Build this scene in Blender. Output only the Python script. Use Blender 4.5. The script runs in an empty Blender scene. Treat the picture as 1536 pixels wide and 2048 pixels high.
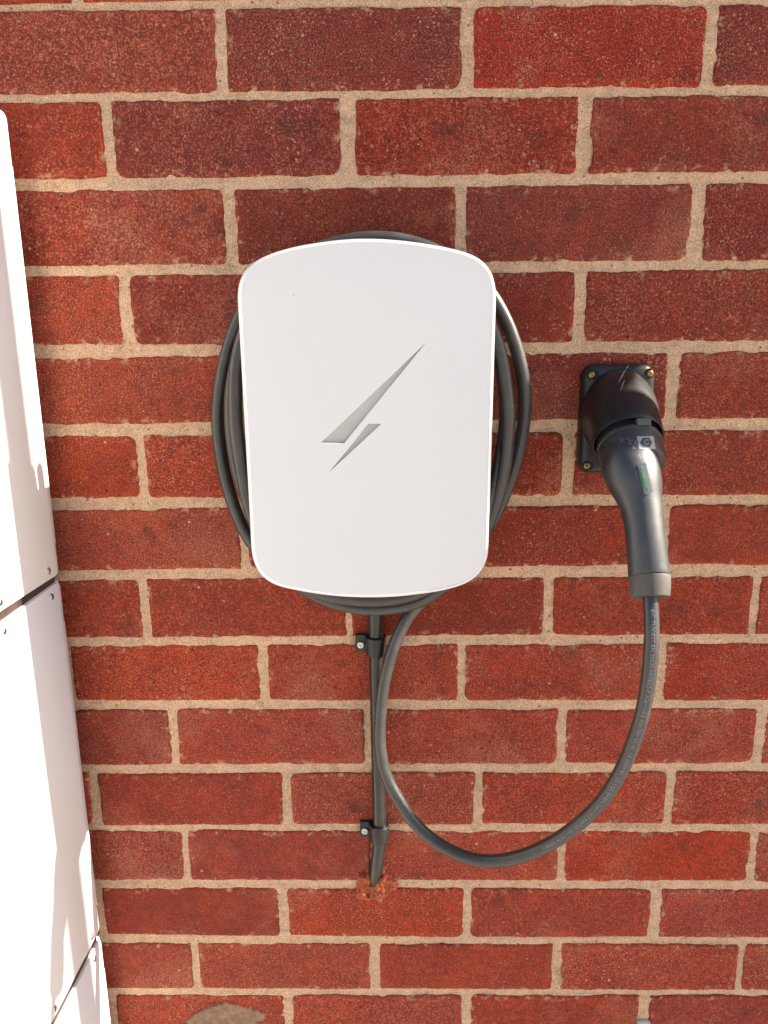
import bpy, bmesh, math, random
import numpy as np
from mathutils import Vector, Matrix
from mathutils.bvhtree import BVHTree
random.seed(7)
scene = bpy.context.scene
C = scene.collection

# ------------------------------------------------------------------ camera
Z0 = 1.52                                   # height of the top bed joint above the ground
FPX = 1480.0                                 # focal length in photo pixels (1536 wide)
CAM = np.array([0.15465, -0.73838, Z0 - 0.29471])
P_, Y_, R_ = 0.22168, -0.01801, -0.01348
def _basis():
    cp, sp, cy, sy, cr, sr = math.cos(P_), math.sin(P_), math.cos(Y_), math.sin(Y_), math.cos(R_), math.sin(R_)
    f = np.array([sy*cp, cy*cp, -sp]); rt = np.array([cy, -sy, 0.0]); up = np.cross(rt, f)
    return cr*rt + sr*up, f, -sr*rt + cr*up
RT, FW, UP = _basis()
cd = bpy.data.cameras.new('camera'); cam = bpy.data.objects.new('camera', cd); C.objects.link(cam)
cd.sensor_fit = 'HORIZONTAL'; cd.sensor_width = 36.0; cd.lens = 36.0*FPX/1536.0
cd.clip_start = 0.02; cd.clip_end = 2000.0
cam.matrix_world = Matrix(((RT[0], UP[0], -FW[0], CAM[0]), (RT[1], UP[1], -FW[1], CAM[1]), (RT[2], UP[2], -FW[2], CAM[2]), (0, 0, 0, 1)))
scene.camera = cam

# ------------------------------------------------------------------ sky, sun, exposure
SUN_EL = math.radians(36.0); SUN_OFF = math.radians(0.25)      # low sun grazing along the wall from the right
w = bpy.data.worlds.new('World'); scene.world = w; w.use_nodes = True
nt = w.node_tree; bg = nt.nodes['Background']
sky = nt.nodes.new('ShaderNodeTexSky'); sky.sky_type = 'NISHITA'; sky.sun_disc = False
sky.sun_elevation = SUN_EL; sky.sun_rotation = math.radians(90.0) + SUN_OFF
sky.air_density = 1.0; sky.dust_density = 1.6; sky.ozone_density = 0.6; sky.altitude = 60
nt.links.new(sky.outputs[0], bg.inputs[0]); bg.inputs[1].default_value = 0.05
sd = bpy.data.lights.new('sun', 'SUN'); sd.energy = 5.0; sd.angle = math.radians(0.55); sd.color = (1.0, 0.92, 0.78)
sun = bpy.data.objects.new('sun', sd); C.objects.link(sun)
sdir = Vector((math.cos(SUN_EL)*math.cos(SUN_OFF), -math.cos(SUN_EL)*math.sin(SUN_OFF), math.sin(SUN_EL)))
sun.rotation_euler = sdir.to_track_quat('Z', 'Y').to_euler(); sun.location = (4, -1, 5)
vs = scene.view_settings
vs.view_transform = 'Standard'; vs.look = 'None'; vs.gamma = 1.0; vs.exposure = 1.98; vs.use_curve_mapping = False
scene.render.engine = 'CYCLES'; scene.cycles.max_bounces = 6; scene.cycles.diffuse_bounces = 4; scene.cycles.glossy_bounces = 3

# ------------------------------------------------------------------ helpers
def at(px, py, Y):
    """point on the plane y = Y (metres, negative = towards the viewer) seen at a photo pixel"""
    d = FW + (px-768.0)/FPX*RT + (1024.0-py)/FPX*UP
    return CAM + d*((Y-CAM[1])/d[1])
def proj(p):
    d = np.asarray(p, float)-CAM; wz = d@FW
    return 768+FPX*(d@RT)/wz, 1024-FPX*(d@UP)/wz
def mesh_from(name, verts, faces, smooth=False):
    me = bpy.data.meshes.new(name); me.from_pydata([tuple(map(float, v)) for v in verts], [], faces); me.update()
    if smooth: me.shade_smooth()
    return me
def obj(name, me, mat=None, parent=None, label=None):
    o = bpy.data.objects.new(name, me); C.objects.link(o)
    if mat is not None and me is not None:
        me.materials.clear(); me.materials.append(mat)
    if parent is not None: o.parent = parent; o.matrix_parent_inverse = parent.matrix_world.inverted() if False else Matrix.Translation(-Vector(parent.location))
    if label: o['label'] = label
    return o
def thing(name, label, cat, loc=(0, 0, 0), group=None):
    o = bpy.data.objects.new(name, None); C.objects.link(o); o.location = loc; o.empty_display_size = 0.05
    o['label'] = label; o['category'] = cat
    if group: o['group'] = group
    return o
def smooth_by_angle(me, deg=35):
    me.shade_smooth()
    try: me.set_sharp_from_angle(angle=math.radians(deg))
    except Exception: pass
def bm_to(name, bm, smooth=None):
    bmesh.ops.recalc_face_normals(bm, faces=bm.faces)
    me = bpy.data.meshes.new(name); bm.to_mesh(me); bm.free()
    if smooth: smooth_by_angle(me, smooth)
    return me
def box_bm(lo, hi, bev=0.0, seg=2):
    bm = bmesh.new(); bmesh.ops.create_cube(bm, size=1.0)
    for v in bm.verts:
        v.co = Vector([(lo[i]+hi[i])/2 + v.co[i]*(hi[i]-lo[i]) for i in range(3)])
    if bev > 0: bmesh.ops.bevel(bm, geom=bm.edges[:], offset=bev, segments=seg, profile=0.5, affect='EDGES')
    return bm
# vectorised value noise
_rng = np.random.RandomState(3); _T = _rng.rand(256, 256)
def vnoise(x, y):
    x = np.asarray(x, float); y = np.asarray(y, float)
    xi = np.floor(x).astype(int); yi = np.floor(y).astype(int); fx = x-xi; fy = y-yi
    fx = fx*fx*(3-2*fx); fy = fy*fy*(3-2*fy)
    a = _T[xi & 255, yi & 255]; b = _T[(xi+1) & 255, yi & 255]; c = _T[xi & 255, (yi+1) & 255]; d = _T[(xi+1) & 255, (yi+1) & 255]
    return (a*(1-fx)+b*fx)*(1-fy)+(c*(1-fx)+d*fx)*fy - 0.5
def fbm(x, y, o=3):
    s = 0; a = 1.0
    for i in range(o): s = s + a*vnoise(x*2**i+17.3*i, y*2**i+5.1*i); a *= 0.5
    return s
def catmull(pts, n, closed=False):
    P = np.array(pts, float); m = len(P)
    def seg(i, t):
        if closed: p0, p1, p2, p3 = P[(i-1) % m], P[i % m], P[(i+1) % m], P[(i+2) % m]
        else: p0, p1, p2, p3 = P[max(i-1, 0)], P[i], P[min(i+1, m-1)], P[min(i+2, m-1)]
        return 0.5*((2*p1)+(-p0+p2)*t+(2*p0-5*p1+4*p2-p3)*t*t+(-p0+3*p1-3*p2+p3)*t**3)
    k = m if closed else m-1
    D = np.array([seg(i, t) for i in range(k) for t in np.linspace(0, 1, 24, endpoint=False)] + ([P[0]] if closed else [P[-1]]))
    L = np.r_[0, np.cumsum(np.linalg.norm(np.diff(D, axis=0), axis=1))]
    s = np.linspace(0, L[-1], n + (1 if closed else 0))
    out = np.stack([np.interp(s, L, D[:, j]) for j in range(P.shape[1])], -1)
    return out[:-1] if closed else out
def smooth_path(P, it=2):
    for _ in range(it):
        Q = P.copy(); Q[1:-1] = 0.25*P[:-2]+0.5*P[1:-1]+0.25*P[2:]; P = Q
    return P
def frames(P):
    T = np.gradient(P, axis=0); T /= np.linalg.norm(T, axis=1)[:, None]
    N = np.zeros_like(P); n = np.cross(T[0], [0.3, 1, 0.2]); n /= np.linalg.norm(n); N[0] = n
    for i in range(1, len(P)):
        n = N[i-1]-T[i]*(N[i-1]@T[i]); N[i] = n/np.linalg.norm(n)
    return T, N, np.cross(T, N)
def tube(P, r, seg=20, caps=True):
    P = np.asarray(P); T, N, B = frames(P); R = np.broadcast_to(np.asarray(r, float), (len(P),))
    V = []; F = []
    for i in range(len(P)):
        for k in range(seg):
            a = 2*math.pi*k/seg; V.append(P[i]+R[i]*(math.cos(a)*N[i]+math.sin(a)*B[i]))
    for i in range(len(P)-1):
        for k in range(seg):
            k2 = (k+1) % seg; F.append((i*seg+k, i*seg+k2, (i+1)*seg+k2, (i+1)*seg+k))
    if caps: F.append(tuple(range(seg))[::-1]); F.append(tuple((len(P)-1)*seg+k for k in range(seg)))
    return V, F
def loft(rings, cap0=True, cap1=True):
    n = len(rings[0]); V = [p for r in rings for p in r]; F = []
    for i in range(len(rings)-1):
        for k in range(n):
            k2 = (k+1) % n; F.append((i*n+k, i*n+k2, (i+1)*n+k2, (i+1)*n+k))
    if cap0: F.append(tuple(range(n))[::-1])
    if cap1: F.append(tuple((len(rings)-1)*n+k for k in range(n)))
    return V, F
def inset2d(P, d):
    """move a closed 2D outline inwards (outline counter-clockwise)"""
    T = np.roll(P, -1, 0)-np.roll(P, 1, 0); T /= np.maximum(np.linalg.norm(T, axis=1), 1e-9)[:, None]
    N = np.stack([-T[:, 1], T[:, 0]], -1)
    return P + N*d
def fix(me):
    bm = bmesh.new(); bm.from_mesh(me); bmesh.ops.recalc_face_normals(bm, faces=bm.faces); bm.to_mesh(me); bm.free(); return me

# ------------------------------------------------------------------ materials
class NB:
    def __init__(s, name):
        s.m = bpy.data.materials.new(name); s.m.use_nodes = True; s.t = s.m.node_tree; s.b = s.t.nodes['Principled BSDF']
    def n(s, typ, **kw):
        x = s.t.nodes.new(typ)
        for k, v in kw.items(): setattr(x, k, v)
        return x
    def l(s, a, b): s.t.links.new(a, b)
    def noise(s, vec, scale, detail=2, rough=0.5, dist=0.0):
        x = s.n('ShaderNodeTexNoise'); x.inputs['Scale'].default_value = scale; x.inputs['Detail'].default_value = detail
        x.inputs['Roughness'].default_value = rough; x.inputs['Distortion'].default_value = dist
        if vec is not None: s.l(vec, x.inputs['Vector'])
        return x.outputs['Fac']
    def vor(s, vec, scale):
        x = s.n('ShaderNodeTexVoronoi'); x.inputs['Scale'].default_value = scale; s.l(vec, x.inputs['Vector']); return x
    def rng(s, v, a, b, c=0.0, d=1.0):
        x = s.n('ShaderNodeMapRange'); x.clamp = True
        for i, q in enumerate((a, b, c, d)): x.inputs[i+1].default_value = q
        s.l(v, x.inputs[0]); return x.outputs[0]
    def math(s, op, a, b=None):
        x = s.n('ShaderNodeMath', operation=op)
        for i, q in enumerate((a, b)):
            if q is None: continue
            if isinstance(q, (int, float)): x.inputs[i].default_value = q
            else: s.l(q, x.inputs[i])
        return x.outputs[0]
    def mix(s, fac, a, b, mode='MIX'):
        x = s.n('ShaderNodeMix', data_type='RGBA', blend_type=mode)
        for sock, q in ((x.inputs[0], fac), (x.inputs[6], a), (x.inputs[7], b)):
            if isinstance(q, (int, float)): sock.default_value = q
            elif isinstance(q, tuple): sock.default_value = (*q, 1.0)
            else: s.l(q, sock)
        return x.outputs[2]
    def bump(s, h, strength, dist, prev=None):
        x = s.n('ShaderNodeBump'); x.inputs['Strength'].default_value = strength; x.inputs['Distance'].default_value = dist
        s.l(h, x.inputs['Height'])
        if prev is not None: s.l(prev, x.inputs['Normal'])
        return x.outputs[0]
    def pos(s):
        return s.n('ShaderNodeNewGeometry').outputs['Position']
    def set(s, **kw):
        for k, v in kw.items():
            sock = s.b.inputs[k.replace('_', ' ')]
            if isinstance(v, tuple): sock.default_value = (*v, 1.0)
            elif isinstance(v, (int, float)): sock.default_value = v
            else: s.l(v, sock)
        return s.m
def lin(r, g, b):
    f = lambda c: ((c/255+0.055)/1.055)**2.4 if c > 10 else c/255/12.92
    return (f(r), f(g), f(b))

def brick_mat():
    k = NB('fired_brick'); oi = k.n('ShaderNodeObjectInfo')
    off = k.n('ShaderNodeVectorMath', operation='SCALE'); off.inputs[0].default_value = (3.1, 1.7, 2.3); k.l(oi.outputs['Random'], off.inputs['Scale'])
    ad = k.n('ShaderNodeVectorMath', operation='ADD'); k.l(k.pos(), ad.inputs[0]); k.l(off.outputs[0], ad.inputs[1]); v = ad.outputs[0]
    base = oi.outputs['Color']
    big = k.noise(v, 22, 3, 0.6); mid = k.noise(v, 120, 3, 0.65); fine = k.noise(v, 640, 2, 0.75); grain = k.noise(v, 1100, 1, 0.6)
    A = oi.outputs['Alpha']
    col = k.mix(k.rng(big, 0.36, 0.62), k.mix(1.0, base, (0.76, 0.80, 0.88), 'MULTIPLY'), k.mix(1.0, base, (1.18, 1.12, 0.95), 'MULTIPLY'))
    col = k.mix(k.rng(mid, 0.40, 0.62, 0.0, 0.85), col, k.mix(1.0, base, (0.62, 0.70, 0.84), 'MULTIPLY'))
    col = k.mix(k.rng(grain, 0.52, 0.40, 0.0, 0.95), col, k.mix(1.0, base, (0.36, 0.38, 0.46), 'MULTIPLY'))
    col = k.mix(k.math('MULTIPLY', k.rng(fine, 0.53, 0.60), k.rng(A, 0.0, 1.0, 0.25, 0.75)), col, k.mix(1.0, base, (2.0, 2.6, 2.9), 'MULTIPLY'))
    # rubbed, brighter arrises
    at_ = k.n('ShaderNodeAttribute', attribute_name='edge')
    e = k.math('MULTIPLY', at_.outputs['Fac'], k.rng(k.noise(v, 60, 2, 0.7), 0.46, 0.66))
    col = k.mix(k.math('MULTIPLY', e, 0.35), col, k.mix(1.0, base, (1.8, 1.7, 1.35), 'MULTIPLY'))
    # pale grit and crazed lime marks
    reg = k.rng(k.noise(v, 14, 2, 0.6), 0.38, 0.62)
    v1 = k.vor(v, 230); thr = k.math('SUBTRACT', v1.outputs['Distance'], k.math('MULTIPLY', k.rng(k.noise(v, 45, 2), 0.3, 0.7), 0.36))
    sp = k.math('MULTIPLY', k.rng(thr, 0.03, -0.05), A)
    col = k.mix(k.math('MULTIPLY', sp, k.rng(fine, 0.44, 0.58, 0.0, 0.9)), col, (0.56, 0.25, 0.16))
    ln = k.math('ABSOLUTE', k.math('SUBTRACT', k.noise(v, 170, 3, 0.72), 0.5))
    cz = k.math('MULTIPLY', k.rng(ln, 0.03, 0.0), k.math('MULTIPLY', reg, k.rng(fine, 0.46, 0.58)))
    col = k.mix(k.math('MULTIPLY', k.math('MULTIPLY', cz, A), 0.9), col, (0.58, 0.27, 0.17))
    v3 = k.vor(v, 48); sp2 = k.rng(k.math('ADD', v3.outputs['Distance'], k.math('MULTIPLY', fine, 0.12)), 0.15, 0.08)
    sc = k.n('ShaderNodeSeparateColor'); k.l(v3.outputs['Color'], sc.inputs[0])
    sp2 = k.math('MULTIPLY', sp2, k.math('GREATER_THAN', sc.outputs[0], 0.66)); col = k.mix(k.math('MULTIPLY', sp2, 0.8), col, (0.66, 0.45, 0.33))
    # lime bloom and mortar film dragged over the arrises
    bl = k.math('MULTIPLY', k.rng(k.noise(v, 8, 3, 0.65), 0.54, 0.74), k.rng(fine, 0.4, 0.58, 0.05, 0.5)); col = k.mix(bl, col, (0.50, 0.22, 0.14))
    fl = k.math('MULTIPLY', k.rng(at_.outputs['Fac'], 0.0, 0.8), k.rng(mid, 0.56, 0.66)); col = k.mix(k.math('MULTIPLY', fl, 0.65), col, (0.58, 0.36, 0.22))
    # dark iron pits
    v2 = k.vor(v, 85); s2 = k.n('ShaderNodeSeparateColor'); k.l(v2.outputs['Color'], s2.inputs[0])
    pit = k.math('MULTIPLY', k.rng(k.math('ADD', v2.outputs['Distance'], k.math('MULTIPLY', fine, 0.3)), 0.31, 0.2), k.math('GREATER_THAN', s2.outputs[1], 0.5))
    col = k.mix(k.math('MULTIPLY', pit, 0.8), col, (0.035, 0.016, 0.014))
    soot = k.rng(k.noise(v, 34, 3, 0.7), 0.6, 0.74); col = k.mix(k.math('MULTIPLY', soot, 0.55), col, (0.055, 0.024, 0.02))
    h = k.math('SUBTRACT', k.noise(v, 330, 3, 0.75), k.math('MULTIPLY', pit, 0.3))
    return k.set(Base_Color=col, Roughness=k.rng(fine, 0.3, 0.7, 0.62, 0.9), Normal=k.bump(h, 0.6, 0.0011), Specular_IOR_Level=0.15)
def mortar_mat():
    k = NB('lime_mortar'); v = k.pos()
    big = k.noise(v, 9, 4, 0.6); mid = k.noise(v, 90, 4, 0.65); g = k.noise(v, 640, 3, 0.75); g2 = k.noise(v, 1300, 2, 0.6)
    col = k.mix(k.rng(big, 0.35, 0.65), (0.62, 0.39, 0.245), (0.77, 0.48, 0.31))
    col = k.mix(k.rng(mid, 0.42, 0.68, 0, 0.75), col, (0.40, 0.26, 0.165)); col = k.mix(k.rng(k.noise(v, 28, 4, 0.7), 0.56, 0.74, 0, 0.6), col, (0.30, 0.185, 0.115))
    col = k.mix(k.rng(g, 0.48, 0.62, 0, 0.8), col, (0.88, 0.63, 0.41))
    col = k.mix(k.rng(g2, 0.48, 0.34, 0, 0.85), col, (0.16, 0.09, 0.052))
    v2 = k.vor(v, 130); s2 = k.n('ShaderNodeSeparateColor'); k.l(v2.outputs['Color'], s2.inputs[0])
    pit = k.math('MULTIPLY', k.rng(v2.outputs['Distance'], 0.2, 0.1), k.math('GREATER_THAN', s2.outputs[0], 0.8))
    col = k.mix(k.math('MULTIPLY', pit, 0.8), col, (0.1, 0.06, 0.04))
    h = k.noise(v, 500, 3, 0.75)
    return k.set(Base_Color=col, Roughness=0.92, Normal=k.bump(h, 0.9, 0.0016), Specular_IOR_Level=0.2)
def plain(name, col, rough=0.5, var=0.12, scale=60, bump=0.0, bscale=400, **kw):
    k = NB(name); v = k.pos(); n = k.noise(v, scale, 4, 0.6)
    lo = tuple(c*(1-var) for c in col); hi = tuple(min(c*(1+var), 1.0) for c in col)
    kw.setdefault('Roughness', k.rng(n, 0.3, 0.7, max(rough-0.06, 0.02), rough+0.06))
    if bump > 0: kw['Normal'] = k.bump(k.noise(v, bscale, 3, 0.6), 0.5, bump)
    return k.set(Base_Color=k.mix(k.rng(n, 0.3, 0.7), lo, hi), **kw)
def speck_white(name, col, rough, density=0.9):
    """powder coat with a few dust specks"""
    k = NB(name); v = k.pos(); n = k.noise(v, 12, 3)
    c = k.mix(k.rng(n, 0.3, 0.7), tuple(x*0.985 for x in col), col)
    vo = k.vor(v, 85); s = k.n('ShaderNodeSeparateColor'); k.l(vo.outputs['Color'], s.inputs[0])
    m = k.math('MULTIPLY', k.rng(vo.outputs['Distance'], 0.07, 0.035), k.math('GREATER_THAN', s.outputs[0], density))
    c = k.mix(k.math('MULTIPLY', m, 0.6), c, (0.25, 0.2, 0.17))
    return k.set(Base_Color=c, Roughness=rough, Normal=k.bump(k.noise(v, 900, 2), 0.15, 0.0002))
def rubber_mat(name, col, rough, spec=0.5):
    k = NB(name); v = k.pos(); d = k.noise(v, 40, 5, 0.7); f = k.noise(v, 700, 3, 0.6)
    c = k.mix(k.rng(d, 0.45, 0.75, 0, 0.5), col, tuple(x*2.2+0.012 for x in col)); c = k.mix(k.rng(f, 0.6, 0.75, 0, 0.35), c, (0.14, 0.12, 0.1))
    return k.set(Base_Color=c, Roughness=k.rng(d, 0.3, 0.7, rough-0.06, rough+0.08), Normal=k.bump(f, 0.25, 0.0003), Specular_IOR_Level=spec)
M_BRICK = brick_mat(); M_MORTAR = mortar_mat()
M_WHITE = speck_white('white_plastic', (0.755, 0.75, 0.755), 0.42, 0.965)
M_RIM = speck_white('white_gloss_rim', (0.80, 0.795, 0.795), 0.35, 1.1)
M_WINDOW = plain('grey_diffuser', (0.50, 0.51, 0.49), 0.35, 0.05)
M_CAB = speck_white('white_powder_coat', (0.74, 0.73, 0.735), 0.38, 0.93)
M_GASKET = plain('brown_gasket', (0.05, 0.03, 0.024), 0.6, 0.25)
M_RUBBER = rubber_mat('black_rubber', (0.034, 0.031, 0.028), 0.38, 0.7)
M_PVC = rubber_mat('black_pvc', (0.012, 0.011, 0.010), 0.3, 0.6)
M_ABS = rubber_mat('black_plastic', (0.010, 0.010, 0.011), 0.42, 0.5)
M_SATIN = rubber_mat('satin_black_handle', (0.016, 0.016, 0.0175), 0.46, 1.0)
M_BOOT = rubber_mat('charcoal_rubber_boot', (0.065, 0.056, 0.048), 0.55, 0.6)
M_TAB = plain('grey_plastic', (0.075, 0.078, 0.085), 0.45)
M_HOLLOW_SHADE = plain('painted_hollow_shade', (0.008, 0.007, 0.007), 0.8)  # near-black colour standing in for the shade inside hollows
M_STEEL = plain('zinc_screw', (0.55, 0.55, 0.53), 0.33, 0.1, 300, Metallic=1.0)
M_BRASS = plain('brass_screw', (0.36, 0.22, 0.10), 0.42, 0.15, 300, Metallic=1.0)
M_PRINT = plain('pale_print', (0.24, 0.24, 0.27), 0.5, 0.06)
M_LABEL = plain('light_grey_label', (0.36, 0.36, 0.38), 0.45, 0.04)
M_HEX = plain('dark_grey_print', (0.05, 0.052, 0.057), 0.5, 0.04)
M_PLAQUE = plain('grey_plaque', (0.10, 0.10, 0.105), 0.25, 0.05)
M_GREEN = plain('green_print', (0.03, 0.24, 0.09), 0.4, 0.05)
M_SCR = plain('pale_scratch', (0.42, 0.38, 0.33), 0.6, 0.2)
M_SEAL = plain('orange_sealant', (0.36, 0.06, 0.010), 0.38, 0.55, 140, 0.0015, 300)
M_SMEAR = plain('grey_cement_smear', (0.25, 0.15, 0.095), 0.95, 0.35, 160, 0.0012, 600)
M_PAVE = plain('pale_concrete', (0.34, 0.31, 0.285), 0.9, 0.2, 4, 0.002, 200)
M_PIPE = plain('grey_plastic_pipe', (0.07, 0.07, 0.07), 0.4)

# ------------------------------------------------------------------ ground
g = mesh_from('ground', [(-60, -60, 0), (60, -60, 0), (60, 60, 0), (-60, 60, 0)], [(0, 1, 2, 3)])
go = obj('ground', g, M_PAVE); go['kind'] = 'structure'

# ------------------------------------------------------------------ brick wall
wall = thing('brick_wall', 'red brick wall with sandy mortar joints behind everything', 'wall', (0.13, 0.0, 0.0))
# bed joints: (x_left, top, bottom), (x_right, top, bottom) in photo pixels; traced on the wall plane
JN = [((300, -2, 20), (1300, -12, 12)), ((300, 187, 202), (1300, 174, 192)), ((300, 356, 380), (1300, 346, 370)), ((220, 530, 552), (1300, 522, 541)),
      ((200, 690, 716), (1300, 683, 705)), ((200, 848, 871), (1400, 838, 862)), ((200, 997, 1018), (1400, 990, 1010)), ((200, 1139, 1159), (1400, 1130, 1152)),
      ((200, 1274, 1292), (1400, 1268, 1287)), ((250, 1401, 1418), (1350, 1400, 1418)), ((250, 1528, 1546), (1350, 1527, 1542)), ((250, 1649, 1661), (1350, 1647, 1662)),
      ((300, 1759, 1775), (1350, 1761, 1777)), ((300, 1869, 1885), (1350, 1874, 1887)), ((300, 1976, 1989), (1350, 1978, 1989))]
# perpend joints per row: (left edge, right edge) at mid height, photo pixels
VJ = [[(-48, -28), (433, 454), (923, 946), (1407, 1432), (1890, 1912)],
      [(-268, -248), (210, 231), (681, 710), (1153, 1180), (1625, 1650)],
      [(-10, 10), (450, 474), (911, 932), (1380, 1407), (1840, 1862)],
      [(-205, -185), (242, 264), (700, 722), (1146, 1171), (1600, 1622)],
      [(38, 58), (468, 490), (893, 915), (1332, 1356), (1765, 1788)],
      [(-150, -130), (277, 292), (700, 720), (1125, 1148), (1555, 1576)],
      [(72, 90), (480, 498), (896, 914), (1317, 1336), (1735, 1752)],
      [(-108, -90), (283, 300), (690, 703), (1088, 1105), (1501, 1516)],
      [(128, 146), (517, 538), (915, 930), (1312, 1331), (1712, 1730)],
      [(-36, -18), (342, 358), (729, 749), (1114, 1132), (1509, 1529), (1900, 1917)],
      [(-195, -178), (183, 200), (565, 582), (948, 965), (1330, 1348), (1712, 1728)],
      [(-5, 12), (367, 380), (742, 760), (1115, 1131), (1496, 1512), (1874, 1890)],
      [(-172, -157), (195, 210), (558, 577), (925, 942), (1299, 1321), (1672, 1690)],
      [(10, 26), (384, 400), (741, 760), (1103, 1121), (1474, 1486), (1842, 1858)],
      [(-135, -120), (222, 235), (570, 587), (924, 941), (1275, 1297), (1632, 1648)]]
JZ = []
for (xl, tl, bl), (xr, tr, br) in JN:
    a, b, c, d = at(xl, tl, 0), at(xr, tr, 0), at(xl, bl, 0), at(xr, br, 0)
    JZ.append(((a[0], a[2]), (b[0], b[2]), (c[0], c[2]), (d[0], d[2])))
def jz(i, x, low):
    """height of the upper (low=0) or lower (low=1) edge of bed joint i at x"""
    if i >= len(JZ):
        z = jz(len(JZ)-1, x, low) - 0.075*(i-len(JZ)+1); return z
    p, q = JZ[i][2*low], JZ[i][2*low+1]
    return p[1]+(q[1]-p[1])*(x-p[0])/(q[0]-p[0])
def jx(row, x_px):
    za = 0.5*(jz(row, 0.1, 1)+jz(row+1, 0.1, 0))
    y = proj((0.1, 0, za))[1]
    for _ in range(3):
        p = at(x_px, y, 0); zm = 0.5*(jz(row, p[0], 1)+jz(row+1, p[0], 0)); y = proj((p[0], 0, zm))[1]
    return p[0]
def brick_mesh(x0, x1, zb, zt, rnd, step=0.0025, amp=1.0):
    """one brick: wavering arrises, knocked corners, face standing proud of the mortar"""
    cs = [(x0, zb(x0)), (x1, zb(x1)), (x1, zt(x1)), (x0, zt(x0))]
    cs = [np.array(c)+np.array([rnd.uniform(-.0007, .0007), rnd.uniform(-.0007, .0007)])*amp for c in cs]
    pts = []
    rs = [rnd.choice([0.0022, 0.003, 0.004, 0.006]) if rnd.random() < 0.8 else rnd.uniform(0.007, 0.011) for _ in range(4)]
    for i in range(4):
        c, p, q = cs[i], cs[i-1], cs[(i+1) % 4]; r = rs[i]; r2 = rs[(i+1) % 4]
        u = (p-c)/np.linalg.norm(p-c); v = (q-c)/np.linalg.norm(q-c)
        pts += [(1-t)**2*(c+u*r)+2*t*(1-t)*c+t*t*(c+v*r) for t in np.linspace(0, 1, 5)]
        e = q-v*r2; s_ = c+v*r; n = max(int(np.linalg.norm(e-s_)/step), 1)
        pts += [s_+(e-s_)*t for t in np.linspace(0, 1, n, endpoint=False)[1:]]
    P = np.array(pts)
    s1 = rnd.uniform(0, 200)
    off = 0.0018*vnoise(P[:, 0]*45+s1, P[:, 1]*45)+0.0010*vnoise(P[:, 0]*170+s1, P[:, 1]*170+9)+0.0006*vnoise(P[:, 0]*420+s1, P[:, 1]*420+3)
    chip = np.maximum(vnoise(P[:, 0]*70+s1*3, P[:, 1]*70+31)-0.33, 0)*0.016
    P = inset2d(P, (off*amp+chip*amp)[:, None])
    lift = rnd.uniform(-0.0005, 0.0006)
    prof = [(0.0, 0.006), (0.0, -0.0003), (0.0008, -0.0013+lift*.6), (0.0024, -0.0020+lift), (0.0045, -0.0021+lift), (0.009, -0.0021+lift)]
    rings = []; ed = []
    zbm = np.array([zb(x) for x in P[:, 0]]); ztm = np.array([zt(x) for x in P[:, 0]])
    for d, y in prof:
        Q = inset2d(P, d) if d < 0.0015 else np.stack([np.clip(P[:, 0], x0+d, x1-d), np.clip(P[:, 1], np.minimum(zbm+d, 0.5*(zbm+ztm)), np.maximum(ztm-d, 0.5*(zbm+ztm)))], -1)
        w_ = 0.0003*fbm(Q[:, 0]*150+s1, Q[:, 1]*150) if 0 < d < 0.009 else np.zeros(len(Q))
        rings.append([(q[0], y+w_[i], q[1]) for i, q in enumerate(Q)]); ed += [max(0.0, 1-d/0.0075)]*len(Q)
    V, F = loft(rings, cap0=False, cap1=True)
    me = mesh_from('brick', V, F, True)
    a = me.attributes.new('edge', 'FLOAT', 'POINT'); a.data.foreach_set('value', ed)
    bm = bmesh.new(); bm.from_mesh(me); bmesh.ops.remove_doubles(bm, verts=bm.verts, dist=2e-5); bmesh.ops.dissolve_degenerate(bm, edges=bm.edges[:], dist=1e-6); bmesh.ops.recalc_face_normals(bm, faces=bm.faces); bm.to_mesh(me); bm.free()
    return me
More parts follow.
